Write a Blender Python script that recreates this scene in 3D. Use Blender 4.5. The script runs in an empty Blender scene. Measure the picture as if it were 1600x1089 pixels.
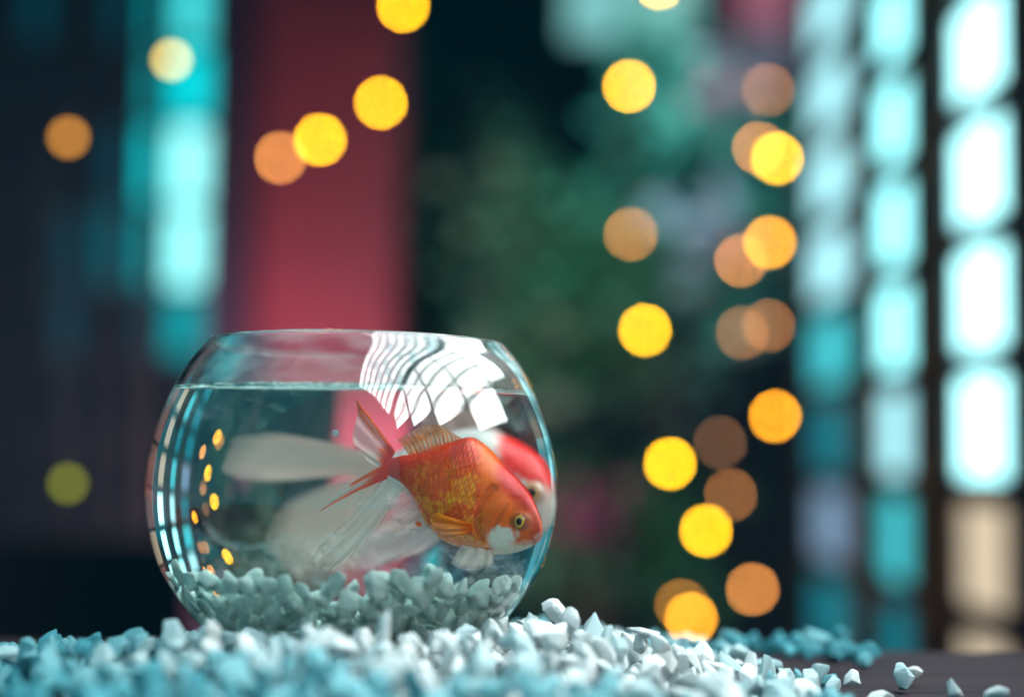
import bpy, bmesh, math, random
import numpy as np
from mathutils import Vector, Matrix, Euler

S = bpy.context.scene
COL = S.collection
rad = math.radians
RNG = random.Random(11)

# ------------------------------------------------------------------ camera
CAM_POS = Vector((.0763, -.70, .092))
cam_data = bpy.data.cameras.new('camera')
cam_data.lens = 50
cam_data.sensor_width = 36
cam_data.clip_start = .02
cam_data.clip_end = 60
cam_data.dof.use_dof = True
cam_data.dof.focus_distance = .655
cam_data.dof.aperture_fstop = 1.62
cam = bpy.data.objects.new('camera', cam_data)
COL.objects.link(cam)
cam.matrix_world = Matrix.Translation(CAM_POS) @ Matrix.Rotation(rad(94.4), 4, 'X') @ Matrix.Rotation(rad(.8), 4, 'Z')
S.camera = cam

# ------------------------------------------------------------------ world, lamps, exposure
W = bpy.data.worlds.new('World')
S.world = W
W.use_nodes = True
W.node_tree.nodes['Background'].inputs[0].default_value = (.012, .50, .62, 1)
W.node_tree.nodes['Background'].inputs[1].default_value = .50


def area_lamp(name, loc, target, size, power, colour):
    d = bpy.data.lights.new(name, 'AREA')
    d.shape = 'DISK'
    d.size = size
    d.energy = power
    d.color = colour
    o = bpy.data.objects.new(name, d)
    COL.objects.link(o)
    o.location = loc
    o.rotation_euler = (Vector(target) - Vector(loc)).to_track_quat('-Z', 'Y').to_euler()
    return o


area_lamp('pillar_fill_light', (-.36, 2.12, -.22), (-.42, 2.6, .20), .22, 13, (1, .55, .62))  # added lamp, hidden behind the table, brightens the lower pillar
plant_fill_light = area_lamp('plant_fill_light', (.42, 2.0, 1.75), (.34, 2.95, .45), .4, 3.2, (.40, .95, .88))  # added teal fill from out of view, brightens the shrubs
plant_fill_light.data.spread = rad(60)

S.view_settings.view_transform = 'Standard'
S.view_settings.look = 'None'
S.view_settings.exposure = .46
S.view_settings.gamma = 1
S.view_settings.use_curve_mapping = False
cy = S.cycles
cy.use_adaptive_sampling = False
cy.use_denoising = True
cy.max_bounces = 20
cy.transmission_bounces = 16
cy.glossy_bounces = 8
cy.diffuse_bounces = 3
cy.transparent_max_bounces = 16
cy.caustics_reflective = True
cy.caustics_refractive = True
cy.blur_glossy = .3
cy.sample_clamp_indirect = 20
cy.sample_clamp_direct = 0


# ------------------------------------------------------------------ helpers
def tag(o, label=None, cat=None, group=None, kind=None):
    if label: o['label'] = label
    if cat: o['category'] = cat
    if group: o['group'] = group
    if kind: o['kind'] = kind
    return o


def empty(name, loc=(0, 0, 0)):
    o = bpy.data.objects.new(name, None)
    o.empty_display_size = .02
    COL.objects.link(o)
    o.location = loc
    return o


def link(name, mesh, parent=None, mat=None, smooth=False):
    o = bpy.data.objects.new(name, mesh)
    COL.objects.link(o)
    if parent is not None:
        o.parent = parent
        o.matrix_parent_inverse = Matrix.Translation(parent.location).inverted()
    if mat is not None and not mesh.materials:
        mesh.materials.append(mat)
    if smooth:
        mesh.polygons.foreach_set('use_smooth', [True] * len(mesh.polygons))
    return o


def mesh_from(name, verts, faces):
    m = bpy.data.meshes.new(name)
    m.from_pydata([tuple(v) for v in verts], [], faces)
    m.update()
    return m


def box(name, a, b, parent, mat, bevel=0.0):
    bm = bmesh.new()
    bmesh.ops.create_cube(bm, size=1)
    a, b = Vector(a), Vector(b)
    c, s = (a + b) / 2, b - a
    for v in bm.verts:
        v.co = Vector((v.co.x * s.x, v.co.y * s.y, v.co.z * s.z)) + c
    if bevel:
        bmesh.ops.bevel(bm, geom=bm.edges[:], offset=bevel, segments=2, affect='EDGES', profile=.5)
    m = bpy.data.meshes.new(name)
    bm.to_mesh(m)
    bm.free()
    return link(name, m, parent, mat)


def spline(pts, n):
    """Cardinal curve through points, n evenly spaced samples."""
    P = np.array(pts, float)
    d = np.r_[0, np.cumsum(np.linalg.norm(np.diff(P, axis=0), axis=1))]
    m = np.gradient(P, d, axis=0)
    out = []
    for t in np.linspace(0, d[-1], n):
        i = min(max(int(np.searchsorted(d, t)) - 1, 0), len(d) - 2)
        h = d[i + 1] - d[i]
        u = (t - d[i]) / h
        out.append((2*u**3 - 3*u**2 + 1) * P[i] + (u**3 - 2*u*u + u) * h * m[i]
                   + (-2*u**3 + 3*u*u) * P[i + 1] + (u**3 - u*u) * h * m[i + 1])
    return np.array(out)


def revolve(name, prof, N, parent, mat, close=False):
    v, f = [], []
    n = len(prof)
    for r, z in prof:
        for k in range(N):
            a = 2 * math.pi * k / N
            v.append((r * math.cos(a), r * math.sin(a), z))
    for i in range(n if close else n - 1):
        j = (i + 1) % n
        for k in range(N):
            l = (k + 1) % N
            f.append((i*N + k, i*N + l, j*N + l, j*N + k))
    return mesh_from(name, v, f)


_tab = np.random.RandomState(5).rand(64, 64)


def vnoise(x, y):
    x = np.asarray(x, float); y = np.asarray(y, float)
    i = np.floor(x).astype(int); j = np.floor(y).astype(int)
    u = x - i; w = y - j
    u = u*u*(3 - 2*u); w = w*w*(3 - 2*w)
    g = lambda a, b: _tab[a % 64, b % 64]
    return (g(i, j)*(1-u) + g(i+1, j)*u)*(1-w) + (g(i, j+1)*(1-u) + g(i+1, j+1)*u)*w


def sm(a, b, x):
    t = np.clip((np.asarray(x, float) - a) / (b - a), 0, 1)
    return t*t*(3 - 2*t)


# ------------------------------------------------------------------ materials
def new_mat(name):
    m = bpy.data.materials.new(name)
    m.use_nodes = True
    nt = m.node_tree
    return m, nt, nt.nodes, nt.links, nt.nodes['Principled BSDF']


def plain(name, col, rough=.6, noise=0.0, scale=20, bump=0.0, metallic=0.0):
    m, nt, N, L, p = new_mat(name)
    p.inputs['Base Color'].default_value = (*col, 1)
    p.inputs['Roughness'].default_value = rough
    p.inputs['Metallic'].default_value = metallic
    if noise or bump:
        tc = N.new('ShaderNodeTexCoord')
        t = N.new('ShaderNodeTexNoise')
        t.inputs['Scale'].default_value = scale
        t.inputs['Detail'].default_value = 5
        L.new(tc.outputs['Object'], t.inputs['Vector'])
        if noise:
            mx = N.new('ShaderNodeMix'); mx.data_type = 'RGBA'
            mx.inputs['A'].default_value = (*[c * (1 - noise) for c in col], 1)
            mx.inputs['B'].default_value = (*[min(1, c * (1 + noise)) for c in col], 1)
            L.new(t.outputs['Fac'], mx.inputs['Factor'])
            L.new(mx.outputs['Result'], p.inputs['Base Color'])
        if bump:
            b = N.new('ShaderNodeBump')
            b.inputs['Strength'].default_value = bump
            b.inputs['Distance'].default_value = .002
            L.new(t.outputs['Fac'], b.inputs['Height'])
            L.new(b.outputs['Normal'], p.inputs['Normal'])
    return m


def glow(name, col, strength=1.0, sample=True):
    m, nt, N, L, p = new_mat(name)
    N.remove(p)
    e = N.new('ShaderNodeEmission')
    e.inputs[0].default_value = (*col, 1)
    e.inputs[1].default_value = strength
    L.new(e.outputs[0], N['Material Output'].inputs['Surface'])
    if not sample:
        m.cycles.emission_sampling = 'NONE'
    return m


def stone_mat(name, dark, light):
    m, nt, N, L, p = new_mat(name)
    tc = N.new('ShaderNodeTexCoord')
    oi = N.new('ShaderNodeObjectInfo')
    t = N.new('ShaderNodeTexNoise'); t.inputs['Scale'].default_value = 130; t.inputs['Detail'].default_value = 6
    L.new(tc.outputs['Object'], t.inputs['Vector'])
    fine = N.new('ShaderNodeTexNoise'); fine.inputs['Scale'].default_value = 1400; fine.inputs['Detail'].default_value = 4
    L.new(tc.outputs['Object'], fine.inputs['Vector'])
    mx = N.new('ShaderNodeMix'); mx.data_type = 'RGBA'
    mx.inputs['A'].default_value = (*dark, 1)
    mx.inputs['B'].default_value = (*light, 1)
    ad = N.new('ShaderNodeMath'); ad.operation = 'MULTIPLY_ADD'
    ad.inputs[1].default_value = .55
    L.new(oi.outputs['Random'], ad.inputs[0])
    L.new(t.outputs['Fac'], ad.inputs[2])
    L.new(ad.outputs[0], mx.inputs['Factor'])
    L.new(mx.outputs['Result'], p.inputs['Base Color'])
    p.inputs['Roughness'].default_value = .62
    p.inputs['Subsurface Weight'].default_value = .05
    p.inputs['Subsurface Radius'].default_value = (.9, .9, .9)
    p.inputs['Subsurface Scale'].default_value = .0035
    b = N.new('ShaderNodeBump'); b.inputs['Strength'].default_value = .55; b.inputs['Distance'].default_value = .0006
    sm_ = N.new('ShaderNodeMath'); sm_.operation = 'MULTIPLY_ADD'; sm_.inputs[1].default_value = .35
    L.new(fine.outputs['Fac'], sm_.inputs[0]); L.new(t.outputs['Fac'], sm_.inputs[2])
    L.new(sm_.outputs[0], b.inputs['Height'])
    L.new(b.outputs['Normal'], p.inputs['Normal'])
    return m


def glass_mat():
    m, nt, N, L, p = new_mat('clear_glass')
    N.remove(p)
    g = N.new('ShaderNodeBsdfGlass'); g.inputs['Roughness'].default_value = 0; g.inputs['IOR'].default_value = 1.5
    d = N.new('ShaderNodeBsdfDiffuse'); d.inputs['Color'].default_value = (.8, .85, .85, 1)
    mx = N.new('ShaderNodeMixShader')
    tc = N.new('ShaderNodeTexCoord')
    sp = N.new('ShaderNodeSeparateXYZ'); L.new(tc.outputs['Object'], sp.inputs[0])
    up = N.new('ShaderNodeMapRange'); up.inputs['From Min'].default_value = .118; up.inputs['From Max'].default_value = .132
    L.new(sp.outputs['Z'], up.inputs['Value'])
    mp = N.new('ShaderNodeMapping'); mp.inputs['Scale'].default_value = (22, 22, 60); mp.inputs['Rotation'].default_value = (.5, .3, 0)
    L.new(tc.outputs['Object'], mp.inputs['Vector'])
    t = N.new('ShaderNodeTexNoise'); t.inputs['Scale'].default_value = 1.3; t.inputs['Detail'].default_value = 9; t.inputs['Roughness'].default_value = .68
    L.new(mp.outputs[0], t.inputs['Vector'])
    r = N.new('ShaderNodeMapRange'); r.inputs['From Min'].default_value = .42; r.inputs['From Max'].default_value = .72
    r.inputs['To Max'].default_value = .16
    L.new(t.outputs['Fac'], r.inputs['Value'])
    mu = N.new('ShaderNodeMath'); mu.operation = 'MULTIPLY'
    L.new(r.outputs[0], mu.inputs[0]); L.new(up.outputs[0], mu.inputs[1])
    L.new(mu.outputs[0], mx.inputs[0]); L.new(g.outputs[0], mx.inputs[1]); L.new(d.outputs[0], mx.inputs[2])
    L.new(mx.outputs[0], N['Material Output'].inputs['Surface'])
    return m


def water_mat():
    m, nt, N, L, p = new_mat('clear_water')
    N.remove(p)
    g = N.new('ShaderNodeBsdfGlass'); g.inputs['Roughness'].default_value = 0; g.inputs['IOR'].default_value = 1.333
    L.new(g.outputs[0], N['Material Output'].inputs['Surface'])
    a = N.new('ShaderNodeVolumeAbsorption')
    a.inputs['Color'].default_value = (.62, .93, .95, 1)
    a.inputs['Density'].default_value = 1.4
    L.new(a.outputs[0], N['Material Output'].inputs['Volume'])
    return m


def skin_mat():
    m, nt, N, L, p = new_mat('fish_skin')
    at = N.new('ShaderNodeAttribute'); at.attribute_name = 'pigment'
    L.new(at.outputs['Color'], p.inputs['Base Color'])
    p.inputs['Roughness'].default_value = .34
    p.inputs['Specular IOR Level'].default_value = .4
    p.inputs['Subsurface Weight'].default_value = .0
    p.inputs['Subsurface Scale'].default_value = .002
    return m


def fin_mat():
    m, nt, N, L, p = new_mat('fin_membrane')
    N.remove(p)
    at = N.new('ShaderNodeAttribute'); at.attribute_name = 'pigment'
    d = N.new('ShaderNodeBsdfDiffuse'); t = N.new('ShaderNodeBsdfTranslucent')
    L.new(at.outputs['Color'], d.inputs['Color']); L.new(at.outputs['Color'], t.inputs['Color'])
    a = N.new('ShaderNodeMixShader'); a.inputs[0].default_value = .25
    L.new(d.outputs[0], a.inputs[1]); L.new(t.outputs[0], a.inputs[2])
    tr = N.new('ShaderNodeBsdfTransparent')
    b = N.new('ShaderNodeMixShader')
    L.new(at.outputs['Alpha'], b.inputs[0]); L.new(tr.outputs[0], b.inputs[1]); L.new(a.outputs[0], b.inputs[2])
    L.new(b.outputs[0], N['Material Output'].inputs['Surface'])
    return m


def wood_mat():
    m, nt, N, L, p = new_mat('dark_wood')
    tc = N.new('ShaderNodeTexCoord')
    mp = N.new('ShaderNodeMapping'); mp.inputs['Scale'].default_value = (3, 60, 60)
    L.new(tc.outputs['Object'], mp.inputs['Vector'])
    t = N.new('ShaderNodeTexNoise'); t.inputs['Scale'].default_value = 4; t.inputs['Detail'].default_value = 7
    L.new(mp.outputs[0], t.inputs['Vector'])
    r = N.new('ShaderNodeValToRGB')
    r.color_ramp.elements[0].color = (.008, .005, .009, 1); r.color_ramp.elements[0].position = .3
    r.color_ramp.elements[1].color = (.040, .024, .032, 1); r.color_ramp.elements[1].position = .75
    L.new(t.outputs['Fac'], r.inputs[0]); L.new(r.outputs[0], p.inputs['Base Color'])
    p.inputs['Roughness'].default_value = .7
    p.inputs['Specular IOR Level'].default_value = .15
    b = N.new('ShaderNodeBump'); b.inputs['Strength'].default_value = .4; b.inputs['Distance'].default_value = .001
    L.new(t.outputs['Fac'], b.inputs['Height']); L.new(b.outputs['Normal'], p.inputs['Normal'])
    return m


M_GLASS, M_WATER, M_SKIN, M_FIN, M_WOOD = glass_mat(), water_mat(), skin_mat(), fin_mat(), wood_mat()
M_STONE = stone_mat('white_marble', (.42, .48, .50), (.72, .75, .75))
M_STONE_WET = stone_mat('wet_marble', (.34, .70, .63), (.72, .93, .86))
M_STONE_PALE_SHADE = stone_mat('pale_blue_shade_marble', (.26, .42, .45), (.50, .64, .66))  # this and the next two carry painted cyan shade in their colour
M_STONE_BLUE_SHADE = stone_mat('blue_shade_marble', (.07, .28, .33), (.20, .46, .51))
M_STONE_TEAL_SHADE = stone_mat('teal_shade_marble', (.012, .16, .21), (.06, .32, .38))
M_FRAME = plain('dark_frame_paint', (.010, .009, .016), .6, .3, 30)
M_WALL = plain('dark_plaster', (.014, .013, .022), .85, .5, 2.2)
M_FLOOR = plain('dark_floor', (.02, .018, .024), .6, .3, 6)

# ------------------------------------------------------------------ setting: wall, floor
TABLE_Z = -.014
wall = box('wall', (-4.5, 4.6, -1.2), (4.5, 4.75, 3.2), None, M_WALL)
tag(wall, kind='structure')
floor = box('floor', (-4.5, -2.0, -1.25), (4.5, 4.6, -1.2), None, M_FLOOR)
tag(floor, kind='structure')
light_blocker = box('unseen_light_blocker', (-3.2, 1.5, .96), (.62, 1.62, 1.5), None, M_WALL)  # unseen bar added to block roof light from the pillar top
tag(light_blocker, kind='structure')


def at(px, py, D):
    """A point D metres in front of the camera, given where it sits in the 1600 x 1089 frame."""
    f = 50 / 36 * 1600
    d = cam.matrix_world.to_3x3() @ Vector(((px - 800) / f, -(py - 544.5) / f, -1))
    return CAM_POS + d * (D / d.y)


# ------------------------------------------------------------------ wooden table
table = tag(empty('wooden_table', (0, -.2, TABLE_Z)), 'dark wooden table top scattered with white gravel', 'table')
py0 = -.62
for k in range(8):
    w = .093
    y1 = py0 + w
    if y1 > .118:
        break
    box('plank', (-.75, py0, TABLE_Z - .024), (.75, y1 - .0016, TABLE_Z), table, M_WOOD, .0012)
    py0 = y1
box('plank', (-.75, py0, TABLE_Z - .024), (.75, .118, TABLE_Z), table, M_WOOD, .0012)
box('apron', (-.7, .07, TABLE_Z - .10), (.7, .09, TABLE_Z - .0245), table, M_WOOD)

# ------------------------------------------------------------------ lattice window wall along one side
XW = .726
glows = {
    'w': glow('daylight_pane', (.70, 2.0, 2.1)),
    'W': glow('bright_daylight_pane', (1.15, 2.6, 2.7)),
    'p': glow('pale_daylight_pane', (.50, 1.05, 1.15)),
    't': glow('teal_pane', (.06, .55, .62)),
    'l': glow('lavender_pane', (.16, .26, .38)),
    'd': glow('dim_teal_pane', (.01, .16, .21)),
    'b': glow('beige_pane', (.56, .46, .33)),
    'k': glow('brick_pane', (.24, .125, .115)),
    'n': glow('night_pane', (.012, .03, .045)),
    'r': glow('roof_daylight_pane', (7.6, 8.8, 8.9)),
    'q': glow('soft_roof_pane', (4.2, 6.2, 6.5)),
    'Q': glow('strong_roof_pane', (8.6, 9.8, 9.9)),
    'R': glow('white_daylight_pane', (8.6, 9.2, 9.1)),
}
lattice = tag(empty('lattice_window', (XW, .6, -1.2)), 'tall window with dark bars and small panes full of white daylight', 'window')
Zr = [.231 + .1755 * k for k in range(-6, 7)]
Yb = [2.41, 1.89, 1.47, 1.12, .98, .61, .25, -.115, -.48, -.84, -1.22]
# rows are listed from the top down, one string per bay starting with the far bay
bays = ['ppppptdldddd',
        'ddwwwwptdtdd',
        'kdwWWWWbbbbb',
        'nnnnnnnnnnnn',
        'kRkkkbkkkkkk',
        'RRRRkkkkkkbk',
        'RRRRRkkkkkbk',
        'RRRRkdkkbkkk',
        'RRRkdkkkkkkk',
        'RRkdkkkkkkkk']
for i, rows in enumerate(bays):
    ya, yb = Yb[i + 1], Yb[i]
    for j, ch in enumerate(rows):
        k = len(Zr) - 2 - j
        if ch == 'n':
            continue
        box('pane', (XW + .004, ya + .003, Zr[k] + .003), (XW + .008, yb - .003, Zr[k + 1] - .003), lattice, glows[ch])
box('post', (XW - .008, .975, -1.2), (XW + .03, 1.150, 1.34), lattice, M_FRAME)
for i, y in enumerate(Yb):
    if i in (3, 4):
        continue
    w = (.06, .105, .115, 0)[i] if i < 3 else .012
    box('mullion', (XW - .014, y - w, -1.2), (XW + .0, y + w, 1.34), lattice, M_FRAME)
for z in Zr:
    box('transom', (XW - .009, -1.22, z - .008), (XW - .0005, .975, z + .008), lattice, M_FRAME)
    box('transom', (XW - .015, 1.152, z - .019), (XW - .0005, 2.42, z + .019), lattice, M_FRAME)
# glazed slope above it
roof = tag(empty('roof_window', (.46, -.1, 1.34)), 'glazed roof slope with thin bars mirrored in the bowl', 'window')
RA, RB = Vector((.715, 0, 1.37)), Vector((.18, 0, 1.70))
ry = [.98 - .156 * k for k in range(16)]
for a in range(7):
    p0 = RA.lerp(RB, a / 7 + .007); p1 = RA.lerp(RB, (a + 1) / 7 - .007)
    for b in range(15):
        v = [Vector((p.x, y, p.z)) for p, y in ((p0, ry[b] - .006), (p1, ry[b] - .006), (p1, ry[b + 1] + .006), (p0, ry[b + 1] + .006))]
        v += [q + Vector((.003, 0, .005)) for q in v]
        m = mesh_from('pane', v, [(0, 1, 2, 3), (7, 6, 5, 4), (0, 4, 5, 1), (1, 5, 6, 2), (2, 6, 7, 3), (3, 7, 4, 0)])
        link('pane', m, roof, glows[RNG.choice('rrqQqr')])
for a in range(8):
    p = RA.lerp(RB, a / 7)
    box('purlin', (p.x - .008, -1.36, p.z - .022), (p.x + .008, .98, p.z - .006), roof, M_FRAME)

# ------------------------------------------------------------------ far background
pm = plain('pink_plaster', (.14, .013, .028), .8, .35, 3)
pm2 = plain('purple_plaster', (.028, .013, .034), .8, .2, 3)
a = at(408, 0, 3.3); b = at(626, 0, 3.3)
pil = tag(empty('pillar', ((a.x + b.x) / 2, a.y + .15, -1.2)), 'pink red plastered pillar behind the fish bowl', 'pillar')
box('shaft', (a.x, a.y, -1.2), (b.x, a.y + .32, 2.4), pil, pm, .012)
box('plinth', (a.x - .03, a.y - .03, -1.195), (b.x + .03, a.y + .35, -1.05), pil, pm, .01)
a2 = at(332, 0, 3.38)
post = tag(empty('door_post', (a2.x, a2.y, -1.2)), 'dark purple post standing between teal window and pink pillar', 'post')
box('shaft', (a2.x, a2.y, -1.2), (a.x - .004, a2.y + .1, 2.4), post, pm2, .006)

# teal window at the far side of the pillar
tw = tag(empty('teal_window', at(270, 700, 3.6)), 'narrow blurred window glowing teal beside the dark wall', 'window')
tg = {'g': glow('half_teal_pane', (.0, .30, .34)), 'T': glow('teal_glow_pane', (.0, .74, .80)), 'H': glow('white_teal_glow_pane', (.42, 1.3, 1.3)),
      'h': glow('soft_white_teal_pane', (.06, .75, .78)), 'm': glow('deep_teal_pane', (.0, .09, .12)),
      's': glow('shaded_teal_pane', (.0, .038, .060)), 'x': glow('blue_black_pane', (.002, .009, .016)), 'v': glow('violet_black_pane', (.006, .004, .012))}
cx = [-70, 10, 80, 142, 204, 252, 328]
ry_ = [-90, 70, 190, 320, 452, 560, 690, 830]
tab = ['xsxsgh', 'xxxxgT', 'xxxsTH', 'xxsmgH', 'xxsxsg', 'xxxxxx', 'vxxxxx']
for r in range(len(tab)):
    for c in range(6):
        p, q = at(cx[c] + 3, ry_[r + 1] - 3, 3.6), at(cx[c + 1] - 3, ry_[r] + 3, 3.6)
        box('pane', (p.x, p.y, p.z), (q.x, p.y + .006, q.z), tw, tg[tab[r][c]])
for c in cx:
    p, q = at(c - 3, 830, 3.58), at(c + 3, -90, 3.58)
    box('mullion', (p.x, p.y, p.z), (q.x, p.y + .02, q.z), tw, M_FRAME)
for r in ry_:
    p, q = at(-70, r + 3, 3.575), at(328, r - 3, 3.575)
    box('transom', (p.x, p.y, p.z), (q.x, p.y + .018, q.z), tw, M_FRAME)

# pale lit opening behind the plants
ow = tag(empty('back_window', at(1000, 90, 4.4)), 'pale teal lit opening high up behind the plants', 'window')
for (x0, y0, x1, y1, c) in ((885, -60, 985, 62, (.16, .42, .42)), (991, -60, 1090, 58, (.20, .42, .40)), (1150, -60, 1240, 40, (.22, .08, .12)), (1150, 46, 1240, 130, (.07, .08, .11))):
    p, q = at(x0, y1, 4.4), at(x1, y0, 4.4)
    box('pane', (p.x, p.y, p.z), (q.x, p.y + .01, q.z), ow, glow('lit_opening', c))
p, q = at(870, 70, 4.42), at(1255, -70, 4.42)
box('frame', (p.x, p.y, p.z), (q.x, p.y + .03, q.z), ow, M_FRAME)


def leaf_mesh(name, centres, size, seed, spread):
    r = random.Random(seed)
    v, f = [], []
    for c in centres:
        s = size * r.uniform(.6, 1.3)
        e = Euler((r.uniform(0, 6.3), r.uniform(-.9, .9), r.uniform(0, 6.3))).to_matrix()
        i = len(v)
        for (a_, b_, d_) in ((0, 0, 0), (.5, .24, .05), (1, 0, 0), (.5, -.24, .05), (.5, 0, -.03)):
            v.append(Vector(c) + e @ Vector((a_ * s, b_ * s, d_ * s)))
        f += [(i, i+4, i+1), (i+1, i+4, i+2), (i+2, i+4, i+3), (i+3, i+4, i)]
    return mesh_from(name, v, f)


def plant(px, top, D, rx, rz, n, mat, label, seed, flower=None):
    r = random.Random(seed)
    base = at(px, 980, D); crown = at(px, top, D)
    o = tag(empty('shrub', (base.x, base.y, -1.2)), label, 'plant', 'shrubs behind the bowl')
    zc = crown.z - rz
    cs = []
    lobes = [(r.uniform(-.6, .6), r.uniform(-.6, .6), r.uniform(-.6, .7), r.uniform(.28, .5)) for _ in range(11)]
    while len(cs) < n:
        l = r.choice(lobes)
        q = Vector((r.gauss(0, .5), r.gauss(0, .5), r.gauss(0, .5))) * l[3]
        cs.append((base.x + (l[0] + q.x) * rx, base.y + (l[1] + q.y) * rx, zc + (l[2] + q.z) * rz))
    link('crown', leaf_mesh('crown', cs, .075, seed, 0), o, mat)
    st = bmesh.new()
    pts = [Vector((base.x + r.uniform(-.03, .03) * k, base.y, -1.2 + (zc + 1.2) * k / 5)) for k in range(6)]
    prev = None
    for k, p in enumerate(pts):
        ring = [st.verts.new(p + Vector((math.cos(t), math.sin(t), 0)) * (.022 - .003 * k)) for t in np.linspace(0, 2 * math.pi, 9)[:-1]]
        if prev:
            for i in range(8):
                st.faces.new((prev[i], prev[(i+1) % 8], ring[(i+1) % 8], ring[i]))
        prev = ring
    m = bpy.data.meshes.new('trunk'); st.to_mesh(m); st.free()
    link('trunk', m, o, M_BARK)
    if flower:
        for (fx, fy, fr, fm) in flower:
            c = at(fx, fy, D - rx * .9)
            pv, pf = [], []
            for k in range(26):
                e = Euler((r.uniform(0, 6.3), r.uniform(0, 6.3), r.uniform(0, 6.3))).to_matrix()
                i = len(pv)
                off = Vector((r.uniform(-1, 1), r.uniform(-1, 1), r.uniform(-1, 1))) * fr
                for (x_, y_) in ((0, 0), (.5, .35), (1, 0), (.5, -.35)):
                    pv.append(c + off + e @ Vector((x_, y_, .1 * x_)) * fr)
                pf.append((i, i+1, i+2, i+3))
            link('blossom', mesh_from('blossom', pv, pf), o, fm)
    return o


M_BARK = plain('bark', (.06, .045, .035), .9, .3, 15)
def leafm(n, c):
    m, nt, N, L, p = new_mat(n)
    p.inputs['Base Color'].default_value = (*c, 1)
    p.inputs['Roughness'].default_value = .5
    oi = N.new('ShaderNodeTexCoord'); t = N.new('ShaderNodeTexNoise'); t.inputs['Scale'].default_value = 5
    L.new(oi.outputs['Object'], t.inputs['Vector'])
    mx = N.new('ShaderNodeMix'); mx.data_type = 'RGBA'
    mx.inputs['A'].default_value = (*[x * .35 for x in c], 1); mx.inputs['B'].default_value = (*[x * 1.5 for x in c], 1)
    L.new(t.outputs['Fac'], mx.inputs['Factor']); L.new(mx.outputs['Result'], p.inputs['Base Color'])
    return m
M_LEAF1 = leafm('dark_leaf', (.03, .06, .05)); M_LEAF2 = leafm('teal_leaf', (.10, .34, .30)); M_LEAF3 = leafm('green_leaf', (.035, .13, .07))
M_FL1 = plain('lavender_petal', (.42, .30, .42), .6); M_FL2 = plain('crimson_petal', (.14, .015, .06), .6); M_FL3 = plain('pink_petal', (.5, .22, .32), .6)
plant(1050, 40, 3.6, .30, .48, 900, M_LEAF2, 'tall teal green shrub with lavender blossom below the pale lit opening', 3, [(1100, 370, .10, M_FL1), (1130, 120, .06, M_FL3)])
plant(880, 230, 3.4, .28, .46, 800, M_LEAF3, 'dark green shrub with crimson blossom beside the bowl rim', 4, [(930, 815, .055, M_FL2)])
plant(730, 120, 4.0, .26, .50, 500, M_LEAF1, 'almost black shrub standing next to the pink pillar', 5)
plant(960, 690, 3.5, .34, .30, 500, M_LEAF3, 'low dim shrub behind the heap of white stones', 6)

# ------------------------------------------------------------------ string lights
BULB_R = .0072
def ico(name, r, sub=2):
    bm = bmesh.new(); bmesh.ops.create_icosphere(bm, subdivisions=sub, radius=r)
    m = bpy.data.meshes.new(name); bm.to_mesh(m); bm.free()
    m.polygons.foreach_set('use_smooth', [True] * len(m.polygons))
    return m
def socket_mesh():
    bm = bmesh.new()
    bmesh.ops.create_cone(bm, cap_ends=True, segments=10, radius1=.0055, radius2=.004, depth=.014)
    m = bpy.data.meshes.new('socket'); bm.to_mesh(m); bm.free()
    m.materials.append(M_FRAME)
    return m
bulb_glow = {k: glow('bulb_' + k, c, s, False) for k, c, s in (
    ('yellow', (1, .47, .004), 72), ('amber', (1, .38, .012), 58), ('orange', (1, .37, .08), 30), ('dim_orange', (1, .37, .10), 13),
    ('faint_orange', (1, .45, .2), 8), ('pale', (1, .66, .10), 22), ('green', (.50, .55, .03), 2.4), ('dusk_yellow', (1, .66, .10), 7.5), ('rust', (1, .40, .05), 5), ('copper', (1, .40, .05), 15))}
bulb_mesh = {}
for k in bulb_glow:
    m = ico('bulb', BULB_R); m.materials.append(bulb_glow[k]); bulb_mesh[k] = m
SOCK = socket_mesh()


def string_light(label, pts, D):
    p0 = at(pts[0][0], pts[0][1], D)
    o = tag(empty('string_light', p0), label, 'string light', 'bulb strings glowing behind the bowl')
    P = []
    for k, (px, py, kind) in enumerate(pts):
        c = at(px, py, D + .05 * math.sin(k * 1.7))
        link('bulb', bulb_mesh[kind], o).location = c
        s = link('socket', SOCK, o)
        s.location = c + Vector((0, 0, BULB_R + .006))
        P.append(tuple(c + Vector((0, .002, BULB_R + .013))))
    if len(P) == 1:
        P = [P[0], (P[0][0] + .01, P[0][1], P[0][2] + 1.1)]
    cv = bpy.data.curves.new('cord', 'CURVE'); cv.dimensions = '3D'; cv.bevel_depth = .0014; cv.bevel_resolution = 1
    sp = cv.splines.new('POLY')
    Q = spline(P, max(12, len(P) * 6)) if len(P) > 2 else np.array(P)
    sp.points.add(len(Q) - 1)
    for i, q in enumerate(Q):
        sp.points[i].co = (*q, 1)
    tmp = bpy.data.objects.new('tmp', cv)
    COL.objects.link(tmp)
    bpy.context.view_layer.update()
    me = bpy.data.meshes.new_from_object(tmp.evaluated_get(bpy.context.evaluated_depsgraph_get()))
    bpy.data.objects.remove(tmp)
    me.name = 'cord'; me.materials.clear()
    link('cord', me, o, M_FRAME)


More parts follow.
